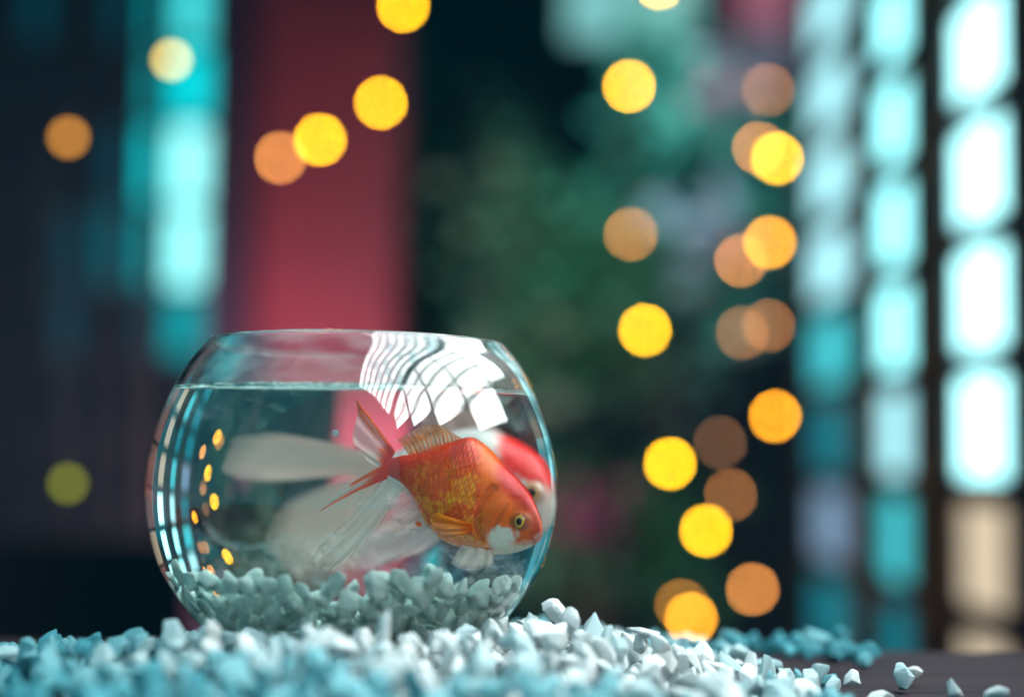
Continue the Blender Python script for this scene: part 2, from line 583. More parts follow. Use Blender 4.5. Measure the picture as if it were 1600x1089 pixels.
string_light('string of round yellow bulbs slanting down across the pink pillar', [(630, 10, 'yellow'), (595, 161, 'yellow'), (500, 219, 'yellow'), (438, 247, 'orange')], 2.95)
string_light('string of bright yellow bulbs hanging down beside the lattice window', [(1214, 248, 'yellow'), (1203, 379, 'amber'), (1211, 650, 'amber'), (1103, 829, 'yellow'), (1080, 966, 'amber')], 3.0)
string_light('string of widely spaced bright yellow bulbs before the dark shrubs', [(1030, -26, 'yellow'), (983, 135, 'yellow'), (1008, 516, 'yellow'), (1047, 724, 'yellow')], 2.95)
string_light('dull orange bulbs standing in for window reflections of the bright yellow bulbs', [(1200, 141, 'dim_orange'), (1186, 232, 'orange'), (1158, 407, 'orange'), (1201, 509, 'dim_orange'), (1160, 520, 'dim_orange'), (1126, 691, 'faint_orange'), (1142, 773, 'dim_orange'), (1176, 920, 'orange'), (1065, 945, 'copper')], 3.1)  # modelled bulbs imitate reflections in a pane behind
string_light('single dull orange bulb standing in for a window reflection before the shrubs', [(986, 366, 'orange')], 3.1)  # bulb added to imitate a reflection as well
string_light('loose string of faint bulbs hanging before the teal window', [(268, 94, 'dusk_yellow'), (107, 215, 'rust'), (106, 755, 'green')], 1.75)

# ------------------------------------------------------------------ fish bowl and water
PROF = [(.052, .0035), (.060, .0042), (.066, .0065), (.0716, .0106), (.0799, .0201), (.0866, .0296), (.0921, .0390), (.0964, .0516),
        (.0988, .0643), (.0994, .0737), (.0991, .0832), (.0973, .0958), (.0949, .1052), (.0915, .1147), (.0875, .1242), (.0810, .1362), (.0720, .1474)]
prof = spline(PROF, 110)
GT = .0025
tan = np.gradient(prof, axis=0)
nrm = np.c_[tan[:, 1], -tan[:, 0]]
nrm /= np.linalg.norm(nrm, axis=1)[:, None]
inner = prof - nrm * GT
# closed section: base centre -> outer wall -> rounded lip -> inner wall -> inside centre
lip_o, lip_i = prof[-1], inner[-1]
lip = []
for k in range(1, 8):
    t = math.pi * k / 8
    c = (lip_o + lip_i) / 2; u = (lip_o - lip_i) / 2; d = tan[-1] / np.linalg.norm(tan[-1])
    lip.append(c + u * math.cos(t) + d * math.sin(t) * GT * .45)
bot_o = [(r, .0035 + .0006 * (1 - (r / .052) ** 2)) for r in (.0004, .012, .026, .040)]
bot_i = [(r, inner[0][1] + .0004) for r in (.0004, .014, .03, .044)]
sec = [tuple(x) for x in bot_o] + [tuple(x) for x in prof] + [tuple(x) for x in lip] + [tuple(x) for x in inner[::-1]] + bot_i[::-1]
bowl = link('fish_bowl', revolve('fish_bowl', sec, 192, None, None, True), None, M_GLASS, True)
tag(bowl, 'round clear glass fish bowl standing in white gravel', 'fish bowl')

ZW = .1190
over = prof - nrm * (GT - .0006)
wall_pts = [tuple(x) for x in over if x[1] < ZW + .0040]
rw = wall_pts[-1][0]
top = []
for k in range(13):
    s = .0080 * k / 12
    top.append((rw - .0003 - s, ZW + .0042 * math.exp(-s / .0021)))
top += [(rw - .0095 - j * .0085, ZW) for j in range(9)] + [(.0004, ZW)]
wsec = [(.0004, over[0][1]), (.025, over[0][1])] + wall_pts + top
water = link('water', revolve('water', wsec, 192, None, None, False), None, M_WATER, True)
tag(water, 'clear water filling the glass bowl up to its shoulder', 'water')
bm = bmesh.new(); bm.from_mesh(water.data)
bmesh.ops.holes_fill(bm, edges=[e for e in bm.edges if e.is_boundary], sides=0)
bmesh.ops.recalc_face_normals(bm, faces=bm.faces)
bm.to_mesh(water.data); bm.free()
bm = bmesh.new(); bm.from_mesh(bowl.data)
bmesh.ops.holes_fill(bm, edges=[e for e in bm.edges if e.is_boundary], sides=0)
bmesh.ops.recalc_face_normals(bm, faces=bm.faces)
bm.to_mesh(bowl.data); bm.free()

bub = link('air_bubble', ico('air_bubble', .0013, 3), None, M_WATER)
bub.location = (-.007, -.005, .0965)
bub.data.flip_normals()
tag(bub, 'tiny air bubble floating above the white tail fin', 'bubble')

# ------------------------------------------------------------------ goldfish
# fish outlines are image pixels, unprojected through the bowl's refraction by polynomial fit (millimetres)
REFRACT_A = [[26.3331, 0.3787, -0.2331, -0.0277, 0.0633, 0.024, 25.7662, -0.0856, -0.4324, -0.0104, 0.0701, -0.3476, 0.1448, 0.4768, -0.0266, -1.0138, -0.0428, 0.4213, 0.3902, -0.0591, 0.3534], [77.5261, -24.6189, 0.1556, 0.2114, 0.1488, -0.1653, 0.4064, 0.01, 0.0034, -0.1926, -0.0195, -0.0142, 0.3686, 0.0224, -0.1686, -0.0462, -0.2576, 0.0291, 0.0133, -0.1971, 0.013]]
REFRACT_B = [[18.593, 0.3884, -0.1325, 0.0099, -0.0131, -0.0018, 22.5222, -0.1179, -0.0696, 0.0182, -0.015, -0.279, -0.0038, 0.0578, 0.0037, -0.082, -0.007, 0.0131, 0.0605, -0.003, 0.0118], [76.2139, -22.5473, -0.0517, 0.459, 0.3608, -0.2573, 0.3189, 0.0477, 0.0147, -0.0148, 0.0292, -0.0328, 0.0892, 0.0521, 0.0015, -0.008, -0.0311, 0.0078, 0.0034, -0.006, 0.0011]]


def unrefract(C, px, py):
    a = (np.asarray(px, float) - 650) / 100; b = (np.asarray(py, float) - 760) / 100
    x = 0; z = 0; n = 0
    for i in range(6):
        for j in range(6 - i):
            t = a**i * b**j
            x = x + C[0][n] * t; z = z + C[1][n] * t; n += 1
    return x * 1e-3, z * 1e-3


def set_pigment(me, rgba):
    at_ = me.color_attributes.new('pigment', 'FLOAT_COLOR', 'POINT')
    at_.data.foreach_set('color', np.ascontiguousarray(rgba, dtype=np.float32).ravel())


def lerp3(a, b, t):
    return a * (1 - t[..., None]) + np.array(b) * t[..., None]


def scale_field(u, w):
    """Overlapping scales: returns height 0..1 and distance from the centre of the scale that shows."""
    h = np.zeros_like(u); dist = np.ones_like(u); ident = np.zeros_like(u); done = np.zeros(u.shape, bool)
    R = .66
    i0 = np.floor((u - R) / .5)
    for k in range(0, 5):
        i = i0 + k
        sh = np.where(i % 2 == 0, 0., .5)
        j = np.round(w - sh)
        du = u - i * .5; dw = w - (j + sh)
        d = np.sqrt(du**2 + dw**2) / R
        ok = (d < 1) & ~done
        h[ok] = (.5 + .5 * du[ok] / R); dist[ok] = d[ok]; ident[ok] = (np.sin(i[ok] * 12.9898 + j[ok] * 78.233) * 43758.5453) % 1
        done |= ok
    return h, dist, ident


def fish_body(name, parent, C, Y0, T, B, TH, colour, nu=300, nv=200, scale_len=.0031, amp=.00040, yaw=0.0, plump=.07):
    Ts, Bs = spline(T, nu), spline(B, nu)
    dd = (Ts - Bs) * (plump * np.sin(np.linspace(0, 1, nu) * math.pi)**.7)[:, None]
    Ts, Bs = Ts + dd, Bs - dd
    th = np.interp(np.linspace(0, 1, nu), np.linspace(0, 1, len(TH)), TH)
    k = np.ones(15) / 15
    th = np.convolve(np.pad(th, 7, mode='edge'), k, 'valid')
    ph = np.linspace(0, 2 * math.pi, nv, endpoint=False)
    cph, sph = np.cos(ph), np.sin(ph)
    sgn = lambda v, e: np.sign(v) * np.abs(v)**e
    mid = (Ts + Bs) / 2; half = (Ts - Bs) / 2
    PX = mid[:, None, 0] + half[:, None, 0] * sgn(cph, .92)[None]
    PY = mid[:, None, 1] + half[:, None, 1] * sgn(cph, .92)[None]
    X, Z = unrefract(C, PX, PY)
    OFF = th[:, None] * sgn(sph, .9)[None] * .001
    Yv = Y0 + OFF + yaw * (X - X.mean())
    P = np.stack([X, Yv, Z], -1)
    # surface normals
    du = np.gradient(P, axis=0)
    dv = (np.roll(P, -1, 1) - np.roll(P, 1, 1)) / 2
    n = np.cross(dv, du); n /= np.linalg.norm(n, axis=-1, keepdims=True) + 1e-12
    cen = P.mean(axis=1, keepdims=True)
    flip = np.sign(((P - cen) * n).sum(-1, keepdims=True)); n = n * np.where(flip == 0, 1, flip)
    slen = np.cumsum(np.r_[0, np.linalg.norm(np.diff(P[:, 0], axis=0), axis=1)])
    arc = np.cumsum(np.concatenate([np.zeros((nu, 1)), np.linalg.norm(np.diff(P, axis=1), axis=-1)], 1), 1)
    meanrow = arc.mean(0)[None].repeat(nu, 0) * .5 + arc * .5
    h, d, idn = scale_field((slen[-1] - slen)[:, None].repeat(nv, 1) / scale_len + 3, meanrow / scale_len)
    side = np.where(sph < 0, 1., 0.)[None].repeat(nu, 0)      # 1 on the flank that faces the viewer
    rgb, sc_amt, relief = colour(PX, PY, side, h, d, idn)
    P = P + n * (amp * sc_amt * (h - .5) + relief)[..., None]
    verts = P.reshape(-1, 3)
    faces = []
    for i in range(nu - 1):
        for j in range(nv):
            l = (j + 1) % nv
            faces.append((i*nv + j, i*nv + l, (i+1)*nv + l, (i+1)*nv + j))
    faces.append(tuple(range(nv))[::-1]); faces.append(tuple((nu-1)*nv + j for j in range(nv)))
    me = mesh_from(name, verts, faces)
    bm = bmesh.new(); bm.from_mesh(me); bmesh.ops.recalc_face_normals(bm, faces=bm.faces); bm.to_mesh(me); bm.free()
    set_pigment(me, np.concatenate([rgb.reshape(-1, 3), np.ones((nu * nv, 1))], 1))
    return link(name, me, parent, M_SKIN, True)


def fin(name, parent, C, root, tip, y0, y1, colour, nu=70, nv=40, ripple=.0012, waves=3.0, rays=26, seed=0, bow=(0, 0), fray=.05, relief=.00010):
    r = np.random.RandomState(seed)
    A, Bt = spline(root, nu), spline(tip, nu)
    u = np.linspace(0, 1, nu)[:, None]; v = np.linspace(0, 1, nv)[None]
    fr = 1 - fray * np.abs(np.sin(u * rays * math.pi)) * .5 - fray * vnoise(u * rays * .6 + seed, u * 0 + seed * 3.1)
    vv = v * fr
    side = np.array(bow)[None, None]
    P2 = A[:, None] * (1 - vv[..., None]) + Bt[:, None] * vv[..., None] + side * (np.sin(vv * math.pi))[..., None]
    X, Z = unrefract(C, P2[..., 0], P2[..., 1])
    ph = r.uniform(0, 6.3)
    Y = y0 + (y1 - y0) * vv + ripple * np.sin(u * waves * math.pi * 2 + ph + vv * 1.6) * vv**.8 + relief * np.cos(u * rays * 2 * math.pi)
    rgba = colour(u + 0 * v, v + 0 * u, P2[..., 0], P2[..., 1], rays)
    verts = np.stack([X, Y, Z], -1).reshape(-1, 3)
    faces = [(i*nv + j, (i+1)*nv + j, (i+1)*nv + j + 1, i*nv + j + 1) for i in range(nu - 1) for j in range(nv - 1)]
    me = mesh_from(name, verts, faces)
    set_pigment(me, rgba.reshape(-1, 4))
    return link(name, me, parent, M_FIN, True)


RED, ORANGE, GOLD, AMBER, WHITE, PINK = (.82, .022, .006), (.97, .085, .002), (1.0, .25, .003), (.72, .22, .012), (.80, .74, .66), (.80, .50, .46)


def seg(px, py, pts, w):
    """Soft mask round a polyline in image pixels."""
    m = np.full(np.shape(px), 1e9)
    for (ax, ay), (bx, by) in zip(pts[:-1], pts[1:]):
        dx, dy = bx - ax, by - ay
        t = np.clip(((px - ax) * dx + (py - ay) * dy) / (dx*dx + dy*dy), 0, 1)
        m = np.minimum(m, np.hypot(px - ax - t*dx, py - ay - t*dy))
    return 1 - sm(w * .35, w, m), m


def ell(px, py, cx_, cy_, rx, ry, ang=0):
    c, s = math.cos(rad(ang)), math.sin(rad(ang))
    X = ((px - cx_) * c + (py - cy_) * s) / rx; Y = (-(px - cx_) * s + (py - cy_) * c) / ry
    return np.hypot(X, Y)


def colour_main(px, py, side, h, d, idn):
    n1 = vnoise(px * .045, py * .045); n2 = vnoise(px * .14 + 9, py * .14); n3 = vnoise(px * .5, py * .5 + 4)
    c = np.ones(px.shape + (3,)) * np.array(ORANGE)
    head = sm(-6, 10, (px - 762) * .92 + (py - 800) * -.10)                 # forward of the gill
    # flank: gold patches between red
    gold = sm(.35, .62, n1 * .55 + n2 * .45 + .18 * (1 - ell(px, py, 740, 770, 80, 55) ))
    c = lerp3(c, GOLD, gold * .85)
    back = sm(36, 0, py - (702 + np.abs(px - 725) * .20)) * sm(800, 740, px)
    c = lerp3(c, RED, np.clip(back * .75 + .35 * sm(.55, .75, n2) * (1 - gold), 0, 1))
    c = lerp3(c, RED, sm(668, 628, px) * .9)
    belly = sm(818, 846, py) * sm(650, 690, px)
    c = lerp3(c, (.96, .20, .006), belly * .8)
    # single scales: pale gold centre, dark rim
    sc = (1 - head) * sm(626, 660, px) * (1 - sm(838, 850, py))
    rim = sm(.70, .98, d) * sc
    c = lerp3(c, (1.0, .46, .014), sc * sm(.75, .2, d) * (.10 + .62 * gold) * (.4 + idn * 1.0))
    c = lerp3(c, (.55, .045, .004), rim * .5)
    c = c * (1 + (.30 * (idn - .5) * sc)[..., None])
    # head
    c = lerp3(c, (.97, .14, .003), head * .9)
    crown = sm(30, 2, py - (734 + (px - 780) * 1.02)) * sm(772, 795, px)
    c = lerp3(c, (.74, .006, .004), crown)
    snout = sm(826, 836, px + (py - 820) * .1)
    c = lerp3(c, (.76, .05, .016), snout * .8)
    gillm, gd = seg(px, py, [(780, 762), (768, 774), (759, 788), (754, 806), (752, 824), (758, 842)], 9)
    cheek = 1 - sm(.72, 1.10, ell(px, py, 788, 840, 25, 19, -28) + .45 * (n2 - .5) + .10 * (n3 - .5))
    chin = sm(842, 852, py + (n2 - .5) * 8) * sm(764, 776, px) * sm(842, 826, px)
    c = lerp3(c, (.84, .78, .66), np.clip(np.maximum(cheek, chin * .85), 0, 1) * head)
    c = lerp3(c, (.50, .05, .005), gillm * .40)
    g2, _ = seg(px, py, [(800, 788), (794, 800), (786, 814), (778, 828)], 4.5)
    c = lerp3(c, (.45, .06, .02), g2 * .35)
    eye = ell(px, py, 818, 814, 17, 16)
    c = lerp3(c, (.42, .08, .01), (1 - sm(.75, 1.05, eye)) * .8)
    lips = 1 - sm(.7, 1.05, ell(px, py, 842, 838, 7, 9, 30))
    c = lerp3(c, (.86, .42, .34), lips * .9)
    nos = 1 - sm(.6, 1, ell(px, py, 838, 806, 4, 3))
    c = lerp3(c, (.4, .02, .01), nos * .6)
    c = c * (.90 + .2 * n3)[..., None]
    relief = .0008 * (1 - sm(.30, 1.1, ell(px, py, 786, 802, 23, 34, 14))) - .0007 * gillm + .0008 * (1 - sm(.5, 1.1, eye)) + .0005 * lips - .0002 * g2
    ms, md = seg(px, py, [(836, 836), (843, 832)], 3)
    relief = relief - .0006 * ms
    return np.clip(c, 0, 1), sc * 1.0, relief


YA, YB = -.022, .030
f1 = tag(empty('goldfish', (.045, YA, .072)), 'orange red goldfish with gold scales and white cheek swimming downward in front', 'fish', 'goldfish in the bowl')
T1 = [(598, 720), (628, 713), (652, 712), (676, 704), (704, 697), (734, 692), (756, 704), (780, 727), (806, 752), (826, 775), (838, 799), (845, 817), (846, 831)]
B1 = [(598, 738), (630, 756), (650, 779), (666, 808), (690, 831), (722, 846), (750, 854), (775, 861), (797, 861), (815, 857), (829, 851), (838, 846), (843, 840)]
H1 = [.5, 2.0, 4.6, 7.4, 9.6, 11.0, 11.4, 11.0, 9.8, 8.0, 5.8, 3.8, 1.6]
fish_body('body', f1, REFRACT_A, YA, T1, B1, H1, colour_main)


def half_at(H, T, B, px):
    m = [(t[0] + b[0]) / 2 for t, b in zip(T, B)]
    return float(np.interp(px, m, H)) * .001


def make_eye(parent, C, px, py, y, r, iris, ring, pupil_r, side=-1, dark=(.004, .004, .006)):
    x, z = unrefract(C, px, py)
    def dome(name, rr, depth, colfn, yoff):
        nv, nr = 40, 14
        vs = [(x, y + side * (depth + yoff), z)]; cols = [colfn(0)]
        for k in range(1, nr + 1):
            t = k / nr
            for j in range(nv):
                a = 2 * math.pi * j / nv
                vs.append((x + rr * t * math.cos(a), y + side * (depth * math.sqrt(max(0, 1 - t*t)) + yoff), z + rr * t * math.sin(a)))
                cols.append(colfn(t))
        fs = [(0, 1 + j, 1 + (j + 1) % nv) for j in range(nv)]
        for k in range(nr - 1):
            for j in range(nv):
                l = (j + 1) % nv
                fs.append((1 + k*nv + j, 1 + (k+1)*nv + j, 1 + (k+1)*nv + l, 1 + k*nv + l))
        n0 = len(vs)
        for j in range(nv):                      # skirt sinking into the head
            a = 2 * math.pi * j / nv
            vs.append((x + rr * 1.02 * math.cos(a), y - side * .002, z + rr * 1.02 * math.sin(a))); cols.append(colfn(1))
            l = (j + 1) % nv
            fs.append((1 + (nr-1)*nv + j, n0 + j, n0 + l, 1 + (nr-1)*nv + l))
        me = mesh_from(name, vs, fs)
        set_pigment(me, np.c_[np.array(cols), np.ones(len(cols))])
        return me
    def ic(t):
        a, b = np.array(iris), np.array(ring)
        if t < pupil_r / r + .08: return np.array((.80, .55, .10)) if iris[0] > .5 else a
        return a * (1 - sm(.74, .98, t)) + b * sm(.74, .98, t)
    e = link('eye', dome('eye', r, r * .55, ic, 0), parent, M_EYE, True)
    link('pupil', dome('pupil', pupil_r, pupil_r * .35, lambda t: np.array(dark), r * .50), e, M_EYE, True)
    return e


M_EYE, _nt, _N, _L, _p = new_mat('wet_eye')
_a = _N.new('ShaderNodeAttribute'); _a.attribute_name = 'pigment'
_L.new(_a.outputs['Color'], _p.inputs['Base Color']); _p.inputs['Roughness'].default_value = .08
_p.inputs['Coat Weight'].default_value = .5

he = half_at(H1, T1, B1, 818)
make_eye(f1, REFRACT_A, 818, 814, YA - he * .86, .0032, (.80, .42, .02), (.16, .05, .005), .0016)
make_eye(f1, REFRACT_A, 818, 814, YA + he * .86, .0032, (.80, .42, .02), (.16, .05, .005), .0016, side=1)


def rays_of(u, v, rays):
    return .5 + .5 * np.cos(u * rays * 2 * math.pi)


def c_veil(base, alpha=.62, root_col=None, streak=.12, tint=(.74, .38, .34)):
    def f(u, v, px, py, rays):
        k = rays_of(u, v, rays)
        n = vnoise(u * 9, v * 3 + 2)
        c = np.ones(u.shape + (3,)) * np.array(base)
        c = lerp3(c, tint, k * streak + .0)
        if root_col is not None:
            c = lerp3(c, root_col, sm(.28, .02, v + .2 * (n - .5)))
        al = alpha * (.86 + .14 * k) * (.88 + .24 * n) * (1 - .55 * sm(.72, 1, v)) * (.45 + .55 * sm(0, .10, u) * sm(1, .90, u))
        return np.concatenate([c, np.clip(al, 0, 1)[..., None]], -1)
    return f


def c_tail_up(u, v, px, py, rays):
    k = rays_of(u, v, rays); n = vnoise(u * 14, v * 2.2); n2 = vnoise(u * 40 + 3, v * 3)
    c = np.ones(u.shape + (3,)) * np.array((.95, .72, .66))
    edge = sm(.36, .10, u + .10 * (n2 - .5)) * (1 - .45 * sm(.35, .55, n2) * sm(.03, .12, u))
    root = sm(.42, .16, v + .30 * (n2 - .5) + .12 * (u - .5))
    o = np.clip(np.maximum(edge, root), 0, 1)
    c = lerp3(c, (1.0, .15, .006), o)
    c = lerp3(c, (.92, .035, .006), sm(.36, .08, v))
    c = lerp3(c, (.16, .05, .03), sm(.93, 1, v) * sm(.4, .0, u) * .7)
    al = np.maximum(.80 * (.8 + .2 * k) * (1 - o) + o * .97, sm(.30, .1, v))
    return np.concatenate([c, np.clip(al, 0, 1)[..., None]], -1)


def c_tail_low(u, v, px, py, rays):
    k = rays_of(u, v, rays); n2 = vnoise(u * 44 + 7, v * 3)
    c = np.ones(u.shape + (3,)) * np.array((.95, .74, .66))
    low = sm(.60, .72, u + .07 * (n2 - .5)) * sm(1.0, .93, u)
    up = sm(.02, .10, u + .06 * (n2 - .5)) * sm(.36, .24, u + .08 * (n2 - .5)) * sm(.78, .66, v + .12 * (n2 - .5))
    root = sm(.45, .25, v + .25 * (n2 - .5))
    o = np.clip(np.maximum(np.maximum(low, up), root), 0, 1)
    c = lerp3(c, (1.0, .14, .006), o)
    c = lerp3(c, (.92, .035, .006), sm(.40, .1, v))
    c = lerp3(c, (.25, .07, .03), sm(.93, 1, v) * o * .6)
    al = np.maximum(.72 * (.8 + .2 * k) * (1 - o) + o * .97, sm(.30, .1, v))
    return np.concatenate([c, np.clip(al, 0, 1)[..., None]], -1)


def c_dorsal(u, v, px, py, rays):
    k = rays_of(u, v, rays); n = vnoise(u * 20, v * 3)
    c = np.ones(u.shape + (3,)) * np.array((.96, .42, .10))
    c = lerp3(c, (.94, .18, .010), np.clip(k * .8 + sm(.35, 0, v), 0, 1))
    c = lerp3(c, (.86, .66, .46), sm(.6, 1, v + .3 * (n - .5)) * .5)
    al = (.62 + .34 * k) * (1 - .35 * sm(.6, 1, v)) + .3 * sm(.3, 0, v)
    return np.concatenate([c, np.clip(al, 0, 1)[..., None]], -1)


def c_pect(u, v, px, py, rays):
    k = rays_of(u, v, rays)
    c = np.ones(u.shape + (3,)) * np.array((.98, .30, .02))
    c = lerp3(c, (.90, .09, .008), sm(.5, 0, v) * .7 + .2 * k)
    al = .92 - .35 * sm(.5, 1, v) + .1 * k
    return np.concatenate([c, np.clip(al, 0, 1)[..., None]], -1)


def c_anal(u, v, px, py, rays):
    k = rays_of(u, v, rays)
    c = np.ones(u.shape + (3,)) * np.array((.86, .62, .60))
    s1 = 1 - sm(.5, 1, ell(px, py, 655, 818, 8, 5, 40)); s2 = 1 - sm(.5, 1, ell(px, py, 658, 790, 8, 14, -20))
    o = np.clip(np.maximum(s1, s2), 0, 1)
    c = lerp3(c, (.82, .12, .02), o)
    al = np.maximum(.66 * (.75 + .25 * k), o * .95)
    return np.concatenate([c, np.clip(al, 0, 1)[..., None]], -1)


fin('tail_fin', f1, REFRACT_A, [(618, 706), (612, 718), (606, 730), (602, 738)], [(557, 621), (557, 650), (552, 684), (574, 716)], YA, YA - .004, c_tail_up, seed=1, bow=(3, 2), rays=22, nu=110, nv=70)
fin('tail_fin', f1, REFRACT_A, [(612, 722), (610, 731), (608, 740), (606, 748)], [(531, 766), (520, 782), (503, 797), (487, 808)], YA - .001, YA - .009, c_tail_low, seed=2, bow=(0, -3), rays=22, nu=110, nv=70, ripple=.0008)
fin('tail_fin', f1, REFRACT_A, [(604, 742), (612, 750), (622, 756), (634, 762)], [(484, 862), (488, 888), (506, 896), (528, 888)], YA + .001, YA + .004, c_veil((.95, .76, .66), 1.1, None, .16), seed=3, bow=(5, 2), rays=8, relief=.00004, nu=110, nv=60, ripple=.0012)
fin('dorsal_fin', f1, REFRACT_A, [(640, 716), (664, 709), (700, 700), (738, 696)], [(617, 686), (642, 672), (676, 661), (733, 690)], YA, YA - .001, c_dorsal, seed=4, rays=16, nu=120, nv=40, ripple=.0008, bow=(2, -2))
fin('pectoral_fin', f1, REFRACT_A, [(746, 818), (748, 823), (748, 828), (746, 832)], [(688, 800), (678, 808), (682, 824), (716, 842)], YA - .0112, YA - .0135, c_pect, seed=5, rays=14, ripple=.0007, bow=(0, 1))
fin('pelvic_fin', f1, REFRACT_A, [(726, 846), (742, 850), (758, 854), (774, 858)], [(708, 884), (728, 892), (752, 893), (778, 886)], YA - .004, YA - .008, c_veil((.94, .80, .70), .80, None, .12), seed=6, rays=16)
fin('anal_fin', f1, REFRACT_A, [(640, 758), (650, 780), (660, 800), (672, 818)], [(606, 776), (610, 796), (626, 818), (654, 832)], YA - .001, YA - .005, c_anal, seed=7, rays=16, bow=(2, 3))


def colour_back(px, py, side, h, d, idn):
    n2 = vnoise(px * .10 + 2, py * .10)
    c = np.ones(px.shape + (3,)) * np.array((.82, .78, .72))
    cap = sm(10, -6, py - (728 + (px - 790) * .52) + (n2 - .5) * 14) * sm(772, 800, px + (n2 - .5) * 12)
    c = lerp3(c, (.92, .012, .010), cap)
    c = lerp3(c, (.86, .52, .44), (1 - sm(.6, 1.1, ell(px, py, 848, 772, 24, 22))) * .55)
    op = 1 - sm(.8, 1, ell(px, py, 815, 790, 20, 30, 10))
    c = lerp3(c, (.60, .56, .52), sm(.8, 1, d) * .18 * sm(800, 780, px))
    return np.clip(c, 0, 1), sm(810, 780, px) * .7, .0008 * op


f2 = tag(empty('goldfish', (.035, YB, .075)), 'white goldfish with red cap and long pale tail swimming behind', 'fish', 'goldfish in the bowl')
T2 = [(600, 716), (640, 700), (680, 688), (720, 681), (760, 682), (790, 692), (823, 708), (846, 726), (859, 748), (866, 772), (867, 790)]
B2 = [(600, 748), (640, 772), (680, 808), (720, 838), (760, 850), (790, 848), (820, 842), (840, 834), (853, 825), (861, 812), (865, 800)]
H2 = [1.2, 3.0, 6.5, 10, 12.5, 13, 12.5, 11, 8.5, 5.5, 2.5]
fish_body('body', f2, REFRACT_B, YB, T2, B2, H2, colour_back, nu=200, nv=130, scale_len=.0030)
he2 = half_at(H2, T2, B2, 846)
make_eye(f2, REFRACT_B, 847, 768, YB - he2 * .92, .0040, (.86, .46, .20), (.85, .60, .48), .0019, dark=(.008, .012, .04))
make_eye(f2, REFRACT_B, 847, 768, YB + he2 * .92, .0040, (.86, .46, .20), (.85, .60, .48), .0019, side=1, dark=(.008, .012, .04))
pale = (1.0, .70, .58)
fin('tail_fin', f2, REFRACT_B, [(606, 712), (604, 722), (602, 732), (600, 744)], [(420, 672), (350, 690), (338, 730), (420, 758)], YB, YB - .004, c_veil(pale, 1.15, None, .10), seed=11, bow=(-6, -4), rays=30, nu=160, nv=70, ripple=.0007, waves=1.6)
fin('tail_fin', f2, REFRACT_B, [(600, 728), (604, 738), (608, 746), (614, 752)], [(440, 782), (408, 850), (440, 896), (560, 900)], YB + .001, YB + .008, c_veil(pale, 1.1, None, .10), seed=12, bow=(-4, 0), rays=28, nu=160, nv=70, ripple=.0009, waves=1.7)
fin('anal_fin', f2, REFRACT_B, [(652, 790), (668, 804), (684, 816), (704, 832)], [(556, 822), (540, 862), (560, 892), (640, 872)], YB - .003, YB - .008, c_veil((.95, .70, .68), 1.0, None, .10), seed=13, rays=14, nu=90, bow=(4, 4))
fin('pelvic_fin', f2, REFRACT_B, [(640, 776), (652, 790), (664, 798), (676, 806)], [(566, 770), (552, 800), (572, 832), (640, 838)], YB - .006, YB - .012, c_veil((.92, .72, .66), .6, None, .10), seed=14, rays=14, nu=90)
fin('dorsal_fin', f2, REFRACT_B, [(664, 694), (696, 686), (730, 682), (776, 688)], [(648, 640), (686, 622), (738, 634), (790, 680)], YB, YB + .002, c_veil((.92, .66, .60), .62, None, .12), seed=15, rays=16, nu=90)
fin('pectoral_fin', f2, REFRACT_B, [(792, 822), (796, 828), (798, 834), (798, 840)], [(748, 826), (742, 848), (750, 868), (774, 876)], YB - .0125, YB - .016, c_veil((.92, .76, .66), .7, None, .1), seed=16, rays=12)

# ------------------------------------------------------------------ marble chips
def pebble_mesh(seed):
    r = random.Random(seed)
    bm = bmesh.new()
    ax = (1.0, r.uniform(.7, .95), r.uniform(.6, .85))
    for _ in range(r.randint(13, 20)):
        v = Vector((r.gauss(0, 1), r.gauss(0, 1), r.gauss(0, 1))).normalized() * r.uniform(.85, 1.0)
        bm.verts.new((v.x * ax[0], v.y * ax[1], v.z * ax[2]))
    h = bmesh.ops.convex_hull(bm, input=bm.verts[:])
    bmesh.ops.delete(bm, geom=[g for g in h['geom_interior'] if isinstance(g, bmesh.types.BMVert)], context='VERTS')
    bmesh.ops.triangulate(bm, faces=bm.faces[:])
    bmesh.ops.subdivide_edges(bm, edges=bm.edges[:], cuts=3, use_grid_fill=True)
    for _ in range(3):
        bmesh.ops.smooth_vert(bm, verts=bm.verts[:], factor=.5, use_axis_x=True, use_axis_y=True, use_axis_z=True)
    bm.normal_update()
    for v in bm.verts:
        v.co += v.normal * (float(vnoise(v.co.x * 3 + seed, v.co.y * 3 + v.co.z * 2.3)) - .5) * .10
    m = bpy.data.meshes.new('chip')
    bm.to_mesh(m); bm.free()
    m.polygons.foreach_set('use_smooth', [True] * len(m.polygons))
    return m


